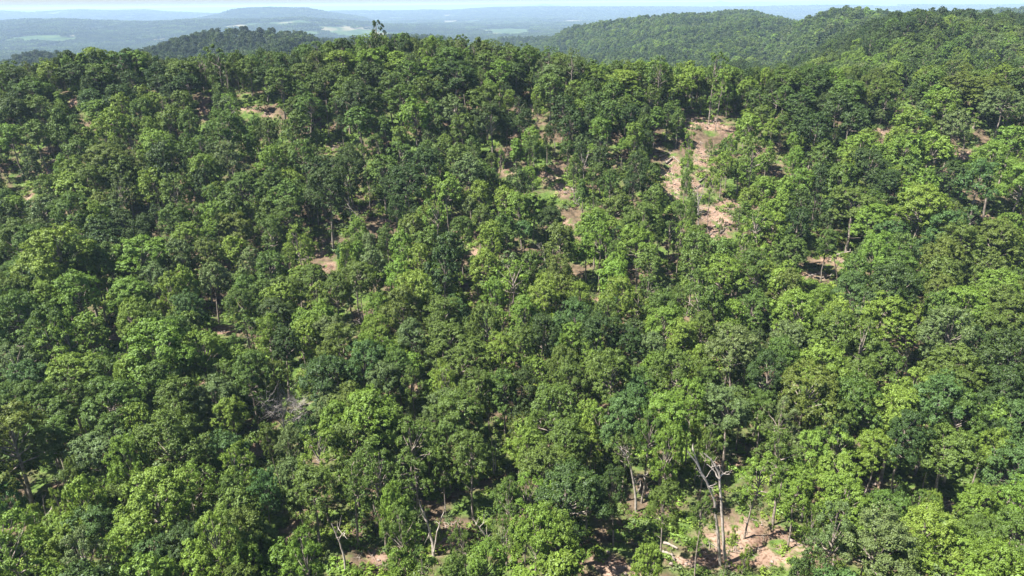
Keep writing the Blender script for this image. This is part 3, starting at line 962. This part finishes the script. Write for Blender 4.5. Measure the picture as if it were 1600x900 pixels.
# soil patches one can find, for the labels
for px, py, ph in [(1150, 850, 'the wide open soil'), (960, 888, 'the low soil strip'), (705, 835, 'the short steep dirt track'), (1054, 265, 'the eroded gully'),
                   (1104, 196, 'the bare ledge'), (1120, 348, 'the lower gully soil'), (868, 288, 'the narrow eroded strip'), (510, 395, 'the steep soil scar'),
                   (740, 395, 'the small soil hole'), (1305, 415, 'the round soil clearing'), (345, 510, 'the small soil gap'), (580, 362, 'the grassy track'),
                   (75, 265, 'the soil gap with stems'), (1380, 208, 'the reddish soil spot'), (1510, 245, 'the small pale clearing'),
                   (1415, 772, 'the shaded soil pocket'), (404, 706, 'the narrow dirt slit'), (930, 466, 'the tiny soil notch'), (178, 527, 'the small tan opening'), (740, 470, 'the shaded tan opening')]:
    LANDMARKS.append((px, py, ph, 'soil'))

# ------------------------------------------------------------------ three hundred single trees with labels
CW = {'d': 'dark green', 'm': 'mid-green', 'l': 'bright green', 'y': 'yellow-green', 'o': 'olive', 'b': 'blue-green', 'g': 'grey-green'}
FW = {'r': 'round-crowned', 's': 'wide-spreading', 't': 'tall narrow', 'k': 'thin open-crowned', 'c': 'pointed'}
for t in SOLO:
    t['px'], t['py'], _ = project(t['p'] + [0, 0, .7 * t['H']])
SPECIAL = {(250, 805): ('largest lime dome', None), (895, 785): ('huge dark dome', None), (955, 595): ('big olive dome', None), (1285, 575): ('glowing lime tree', None),
           (165, 840): ('blue-green cushion tree', None), (160, 730): ('broad grey-green tree', None), (1505, 490): ('bright fan-shaped tree', None), (1400, 465): ('long dark crown', None),
           (90, 410): ('broad sunny crown', None), (1545, 790): ('layered bright tree', None), (1260, 620): ('broad dull olive tree', None), (20, 700): ('brown-olive edge tree', None),
           (865, 335): ('dark double-topped tree', None), (1435, 330): ('flat bright crown', None)}
SPLAB = {
    'largest lime dome': 'largest yellow-lime dome of a tree, low on the slope over a dark olive bush',
    'huge dark dome': 'huge dark green dome-shaped tree, biggest dark crown on the lower slope',
    'big olive dome': 'big dull olive dome-shaped tree in the middle of green crowns',
    'glowing lime tree': 'glowing yellow-lime tree standing out among mid-green crowns on the lower slope',
    'blue-green cushion tree': 'cushion-shaped blue-green tree low on the slope between lime trees',
    'broad grey-green tree': 'broad grey-green tree with deep shade under it, uphill of lime trees',
    'bright fan-shaped tree': 'bright pure green fan-shaped tree below duller olive crowns',
    'long dark crown': 'long very dark green crown lying above pale yellow-green ones',
    'broad sunny crown': 'broad sunny bright green tree, widest crown of the upper slope',
    'layered bright tree': 'bright green tree with layered horizontal boughs, beside a bluish crown',
    'broad dull olive tree': 'broad dull olive tree just below the glowing yellow-lime one',
    'brown-olive edge tree': 'brownish olive large tree cut by the side of the photo',
    'dark double-topped tree': 'dark double-topped tree directly under the narrow eroded strip',
    'flat bright crown': 'flat-topped bright green tree with a pale trunk showing beneath'}
for (sx, sy), (nm, _) in SPECIAL.items():
    t = min(SOLO, key=lambda q: (q['px'] - sx) ** 2 + (q['py'] - sy) ** 2)
    if (t['px'] - sx) ** 2 + (t['py'] - sy) ** 2 < 40 ** 2 and 'label' not in t:
        t['label'] = SPLAB[nm]
        LANDMARKS.append((t['px'], t['py'], 'the ' + nm, 'tree'))


def relation(dx, dy):
    a = math.degrees(math.atan2(-dy, dx)) % 360
    return ['right of', 'behind and right of', 'directly behind', 'behind and left of', 'left of', 'in front and left of', 'directly in front of', 'in front and right of'][int(((a + 22.5) % 360) // 45)]


def options(t):
    near = sorted(LANDMARKS, key=lambda l: (l[0] - t['px']) ** 2 + ((l[1] - t['py']) * 1.2) ** 2)[:3]
    s = 'large ' if t['w'] > 74 else 'small ' if t['w'] < 47 else ''
    out = []
    for l in near:
        d = math.hypot(l[0] - t['px'], (l[1] - t['py']) * 1.2)
        reach = 'close ' if d < 55 else ''
        rel = relation(t['px'] - l[0], t['py'] - l[1])
        if d > 150:
            rel = 'well ' + rel if not rel.startswith('directly') else rel.replace('directly', 'far')
        out.append((d, '%s%s %s tree %s %s' % (s, CW[t['c']], FW[t['f']], rel, l[2])))
    return out


pool = {}
todo = [t for t in SOLO if 'label' not in t]
for t in todo:
    t['opts'] = options(t)
    for d, o in t['opts']:
        pool.setdefault(o, []).append(t)
for t in sorted(todo, key=lambda q: q['opts'][0][0]):
    pick = min(t['opts'], key=lambda o: (len(pool[o[1]]) - 1) * 60 + o[0])
    t['pick'] = pick[1]
same = {}
for t in todo:
    same.setdefault(t['pick'], []).append(t)
for lab, ts in same.items():
    if len(ts) == 1:
        ts[0]['label'] = lab
        continue
    by_x = max(q['px'] for q in ts) - min(q['px'] for q in ts) >= max(q['py'] for q in ts) - min(q['py'] for q in ts)
    ts.sort(key=lambda q: q['px'] if by_x else q['py'])
    if len(ts) == 2:
        wd = ['left', 'right'] if by_x else ['upper', 'lower']
    elif len(ts) == 3:
        wd = ['leftmost', 'middle', 'rightmost'] if by_x else ['uppermost', 'middle', 'lowest']
    else:
        wd = (['leftmost', 'second from left'] + ['inner right'] * (len(ts) - 3) + ['rightmost']) if by_x else (['uppermost', 'second from top'] + ['inner lower'] * (len(ts) - 3) + ['lowest'])
    for q, w_ in zip(ts, wd):
        q['label'] = w_ + ' ' + lab

for i, t in enumerate(SOLO):
    vs = VAR[t['f']]
    tm, cm = vs[int(rng.integers(len(vs)))]
    root = bpy.data.objects.new('broadleaf_tree', None)
    root.location = t['p']
    root.rotation_euler = (rng.normal(0, .03), rng.normal(0, .03), rng.uniform(0, 6.283))
    root.scale = (t['D'] / 8.0, t['D'] / 8.0, t['H'] / 16.0)
    root['label'] = t['label']; root['category'] = 'tree'; root['group'] = 'broadleaf trees on the near slope'
    col.objects.link(root)
    a = bpy.data.objects.new('trunk', tm); a.parent = root; col.objects.link(a)
    c = bpy.data.objects.new('crown', cm); c.parent = root; col.objects.link(c)
    c.material_slots[0].link = 'OBJECT'
    c.material_slots[0].material = MLEAF[t['c']]

# ------------------------------------------------------------------ the wood nobody could count
def scatter(name, coll, P, ROT, SCL, VID, TINT):
    me = bpy.data.meshes.new(name)
    me.vertices.add(len(P)); me.vertices.foreach_set('co', np.asarray(P, np.float32).ravel())
    for nm, ty, val, key in (('rot', 'FLOAT_VECTOR', ROT, 'vector'), ('scl', 'FLOAT_VECTOR', SCL, 'vector'), ('vid', 'INT', VID, 'value'), ('tint', 'FLOAT_COLOR', TINT, 'color')):
        at = me.attributes.new(nm, ty, 'POINT')
        at.data.foreach_set(key, np.asarray(val, np.int32 if ty == 'INT' else np.float32).ravel())
    o = bpy.data.objects.new(name, me)
    col.objects.link(o)
    o['kind'] = 'stuff'
    ng = bpy.data.node_groups.new(name, 'GeometryNodeTree')
    ng.interface.new_socket('Geometry', in_out='INPUT', socket_type='NodeSocketGeometry')
    ng.interface.new_socket('Geometry', in_out='OUTPUT', socket_type='NodeSocketGeometry')
    gi, go = ng.nodes.new('NodeGroupInput'), ng.nodes.new('NodeGroupOutput')
    ci = ng.nodes.new('GeometryNodeCollectionInfo'); ci.inputs['Collection'].default_value = coll
    ci.inputs['Separate Children'].default_value = True; ci.inputs['Reset Children'].default_value = True
    ip = ng.nodes.new('GeometryNodeInstanceOnPoints'); ip.inputs['Pick Instance'].default_value = True

    def attr(nm, ty):
        n = ng.nodes.new('GeometryNodeInputNamedAttribute'); n.data_type = ty; n.inputs['Name'].default_value = nm
        return n.outputs['Attribute']
    er = ng.nodes.new('FunctionNodeEulerToRotation')
    L = ng.links
    L.new(attr('rot', 'FLOAT_VECTOR'), er.inputs[0])
    L.new(gi.outputs[0], ip.inputs['Points']); L.new(ci.outputs[0], ip.inputs['Instance'])
    L.new(attr('vid', 'INT'), ip.inputs['Instance Index'])
    L.new(er.outputs[0], ip.inputs['Rotation']); L.new(attr('scl', 'FLOAT_VECTOR'), ip.inputs['Scale'])
    L.new(ip.outputs[0], go.inputs[0])
    mod = o.modifiers.new('scatter', 'NODES'); mod.node_group = ng
    return o


P, ROT, SCL, VID, TINT = [], [], [], [], []
nvar = {'r': 6, 's': 3, 't': 3, 'k': 4, 'c': 2}
for t in REST:
    P.append(t['p']); ROT.append((rng.normal(0, .03), rng.normal(0, .03), rng.uniform(0, 6.283)))
    SCL.append((t['D'] / 8.0, t['D'] / 8.0, t['H'] / 16.0))
    VID.append(LIB['mid_%s%d' % (t['f'], rng.integers(nvar[t['f']]))])
    b = np.array(LEAF[t['c']]) * rng.uniform(.88, 1.12)
    TINT.append((*b, 1))

# hills behind: trees on a jittered grid wherever the photo's viewpoint could see them
def visible_rows(u, Y, z, margin):
    """keeps only land not buried far behind nearer ground"""
    return True


def far_points(y0, y1, step, keep=1.0):
    out = []
    Y = y0
    while Y < y1:
        n = int(2 * .98 * Y / step)
        xs = np.linspace(-.98 * Y, .98 * Y, n) + rng.uniform(-.5, .5, n) * step
        ys = Y + rng.uniform(-.5, .5, n) * step
        out.append(np.stack([xs, ys], 1))
        Y += step * .87
    return np.concatenate(out)


def horizon_cull(pts, top):
    """drop points that no line of sight from around the camera reaches (hidden behind nearer crests)"""
    u = pts[:, 0] / pts[:, 1]
    nb = 600
    ub = np.clip(((u + 1.0) / 2.0 * nb).astype(int), 0, nb - 1)
    z = ground(pts[:, 0], pts[:, 1])
    s = (z + top - CAM[2]) / pts[:, 1]
    # running maximum of the ground slope along each column of sight
    uc = (np.arange(nb) + .5) / nb * 2 - 1
    yl = np.geomspace(60, 26000, 420)
    G = (ground(uc[None, :] * yl[:, None], np.repeat(yl[:, None], nb, 1)) + np.where(yl < 1900, 7.0, 0.0)[:, None] - CAM[2]) / yl[:, None]
    RM = np.maximum.accumulate(G, 0)
    k = np.clip(np.searchsorted(yl, pts[:, 1] - np.maximum(25, pts[:, 1] * .03)) - 1, 0, len(yl) - 1)
    lim = RM[k, ub]
    lim = np.minimum(np.minimum(lim, RM[k, np.clip(ub - 4, 0, nb - 1)]), RM[k, np.clip(ub + 4, 0, nb - 1)])
    m = s > lim - .003
    return pts[m], z[m]


PAL = np.array([LEAF[c] for c in 'ddmmlg'])
for y0, y1, step, kind in ((235, 520, 6.6, 'mid'), (520, 1900, 8.4, 'far'), (1900, 3600, 30, 'clump'), (3600, 9500, 42, 'clump')):
    pts = far_points(y0, y1, step)
    u = pts[:, 0] / pts[:, 1]
    pts = pts[pts[:, 1] > crestY(u) + 38]
    pts, z = horizon_cull(pts, 15)
    if y1 > 1300:
        m = field_mask(pts[:, 0], pts[:, 1]) < .3
        m &= fbm(pts[:, 0] / 420, pts[:, 1] / 420, 77, 3) < (.63 if y0 >= 1900 else 2)
        pts, z = pts[m], z[m]
    n1 = fbm(pts[:, 0] / 90, pts[:, 1] / 90, 55, 2)
    n2 = fbm(pts[:, 0] / 30, pts[:, 1] / 30, 58, 2)
    ua = pts[:, 0] / pts[:, 1]
    for i in range(len(pts)):
        P.append((pts[i, 0], pts[i, 1], z[i] - .3))
        ROT.append((0, 0, rng.uniform(0, 6.283)))
        # leaf tint by place: paler on the near face of the hill behind, darker along its shoulder and beyond
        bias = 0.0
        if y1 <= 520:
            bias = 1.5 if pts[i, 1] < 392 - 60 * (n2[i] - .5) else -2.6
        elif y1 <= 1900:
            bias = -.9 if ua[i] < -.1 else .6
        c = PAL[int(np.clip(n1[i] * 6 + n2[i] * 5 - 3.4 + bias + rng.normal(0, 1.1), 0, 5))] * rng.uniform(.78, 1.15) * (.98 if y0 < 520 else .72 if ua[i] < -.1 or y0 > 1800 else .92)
        if kind == 'mid':
            s = rng.uniform(.7, 1.3); h = rng.uniform(.7, 1.12)
            f = 'rrrrsstckr'[int(rng.integers(10))]
            SCL.append((s, s, h)); VID.append(LIB['mid_%s%d' % (f, rng.integers(nvar[f]))])
        elif kind == 'far':
            s = rng.uniform(.7, 1.5); h = rng.uniform(.66, 1.12)
            SCL.append((s, s, h)); VID.append(LIB['far_%d' % rng.integers(8)])
        else:
            s = rng.uniform(.85, 1.3) * (1.0 if y0 < 3000 else 1.25)
            SCL.append((s, s, rng.uniform(.8, 1.2))); VID.append(LIB['clump_%d' % (60 + rng.integers(5))])
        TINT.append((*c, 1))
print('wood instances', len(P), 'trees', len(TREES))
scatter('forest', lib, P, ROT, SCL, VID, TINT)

# undergrowth
n = 30000
Y = np.sqrt(rng.uniform(34.0 ** 2, 250.0 ** 2, n)); u = rng.uniform(-1.05, 1.05, n)
x = u * Y
m = (Y < crestY(u) + 25) & (soil_mask(x, Y) < rng.uniform(.05, 1.35, n)) & (fbm(x / 7, Y / 7, 91, 3) > rng.uniform(.30, .52, n))
x, Y = x[m], Y[m]
z = ground(x, Y)
k = len(x)
s = rng.uniform(.45, 1.5, k) ** 1.2
pal = np.array([LEAF['l'], LEAF['y'], LEAF['m'], LEAF['y'], LEAF['g']])[rng.integers(5, size=k)] * rng.uniform(.8, 1.2, (k, 1))
scatter('undergrowth', UL, np.stack([x, Y, z - .1], 1), np.stack([np.zeros(k), np.zeros(k), rng.uniform(0, 6.28, k)], 1),
        np.stack([s * 1.2, s * 1.2, s], 1), rng.integers(6, size=k), np.concatenate([pal, np.ones((k, 1))], 1))

# sticks, slash and stones left on the opened ground
DL = bpy.data.collections.new('slash_pieces')
MSTONE = bark_material('stone', (.16, .12, .10), (.34, .28, .24))
for q in range(5):
    r = np.random.default_rng(800 + q)
    if q < 4:
        pc = []
        for e in range(1 + q):
            v = r.normal(size=3); v[2] = abs(v[2]) * .25; v /= np.linalg.norm(v)
            o_ = r.normal(0, .3, 3) * np.array([1, 1, 0]) + np.array([0, 0, .08])
            pc.append(tube(wobble(o_ - v * r.uniform(.4, 1.1), o_ + v * r.uniform(.4, 1.3), 5, .07, r), np.array([.07, .065, .055, .04, .02]) * r.uniform(.5, 1.1), 5))
        me = trunk_mesh('slash', join(pc), MLOG if q % 2 else MBARK)
    else:
        v_, f_ = tube([[-.3, 0, .05], [-.15, .02, .1], [.1, 0, .12], [.3, 0, .05]], [.05, .2, .22, .04], 6)
        me = trunk_mesh('slash', (v_ + r.normal(0, .025, v_.shape), f_), MSTONE)
    DL.objects.link(bpy.data.objects.new('slash_%03d' % q, me))
n = 26000
Y = np.sqrt(rng.uniform(40.0 ** 2, 240.0 ** 2, n)); u = rng.uniform(-.9, .9, n)
x = u * Y
sm_ = soil_mask(x, Y)
m = (Y < crestY(u) + 5) & (sm_ * rng.uniform(.4, 1, n) + rng.uniform(0, .25, n) > .42)
x, Y = x[m], Y[m]
k = len(x)
s = rng.uniform(.35, 1.25, k)
scatter('logging_debris', DL, np.stack([x, Y, ground(x, Y) + .05], 1), np.stack([rng.normal(0, .15, k), rng.normal(0, .15, k), rng.uniform(0, 6.28, k)], 1),
        np.stack([s, s, s], 1), np.minimum(4, rng.integers(6, size=k)), np.ones((k, 4)))

# ------------------------------------------------------------------ air
HAZE = 0.000105
zlo = float(CAM[2] - 330)
zhi = float(CAM[2] + 32)
bx = 46000.0
V = np.array([(x_, y_, z_) for z_ in (zlo, zhi) for y_ in (-3000.0, 47000.0) for x_ in (-90000.0, 90000.0)])
me = mesh_from(V, np.array([[0, 2, 3, 1], [4, 5, 7, 6], [0, 1, 5, 4], [2, 6, 7, 3], [0, 4, 6, 2], [1, 3, 7, 5]]))
m, nt, out = new_mat('haze')
pv = N(nt, 'ShaderNodeVolumePrincipled')
pv.inputs['Color'].default_value = (.52, .71, 1.0, 1)
pv.inputs['Density'].default_value = HAZE
pv.inputs['Anisotropy'].default_value = .0
nt.links.new(pv.outputs[0], out.inputs['Volume'])
me.materials.append(m)
hz = bpy.data.objects.new('haze', me)
col.objects.link(hz)
hz['kind'] = 'stuff'

# ------------------------------------------------------------------ light
EL, AZ = math.radians(57), math.radians(252)       # azimuth of the sun, clockwise from +y
sd = Vector((math.sin(AZ) * math.cos(EL), math.cos(AZ) * math.cos(EL), math.sin(EL)))
sun = bpy.data.lights.new('sun', 'SUN')
sun.energy = 5.0
sun.angle = math.radians(.5)
sun.color = (1.0, .955, .88)
so = bpy.data.objects.new('sun', sun)
so.rotation_euler = sd.to_track_quat('Z', 'Y').to_euler()
col.objects.link(so)
w = bpy.data.worlds.new('World')
sc.world = w
w.use_nodes = True
nt = w.node_tree
bg = nt.nodes.get('Background') or nt.nodes.new('ShaderNodeBackground')
sky = nt.nodes.new('ShaderNodeTexSky')
sky.sky_type = 'NISHITA'
sky.sun_disc = False
sky.sun_elevation = EL
sky.sun_rotation = AZ
sky.altitude = 300
sky.air_density = 1.0
sky.dust_density = 1.0
sky.ozone_density = 2.2
nt.links.new(sky.outputs[0], bg.inputs['Color'])
bg.inputs['Strength'].default_value = .05

sc.view_settings.view_transform = 'Standard'
sc.view_settings.look = 'None'
sc.view_settings.gamma = 1
sc.view_settings.exposure = 1.74
sc.cycles.use_denoising = True
sc.cycles.denoising_input_passes = 'RGB_ALBEDO_NORMAL'
sc.cycles.denoising_prefilter = 'NONE'
sc.cycles.max_bounces = 6
sc.cycles.diffuse_bounces = 3
sc.cycles.transmission_bounces = 3
sc.cycles.volume_bounces = 1
sc.cycles.transparent_max_bounces = 4
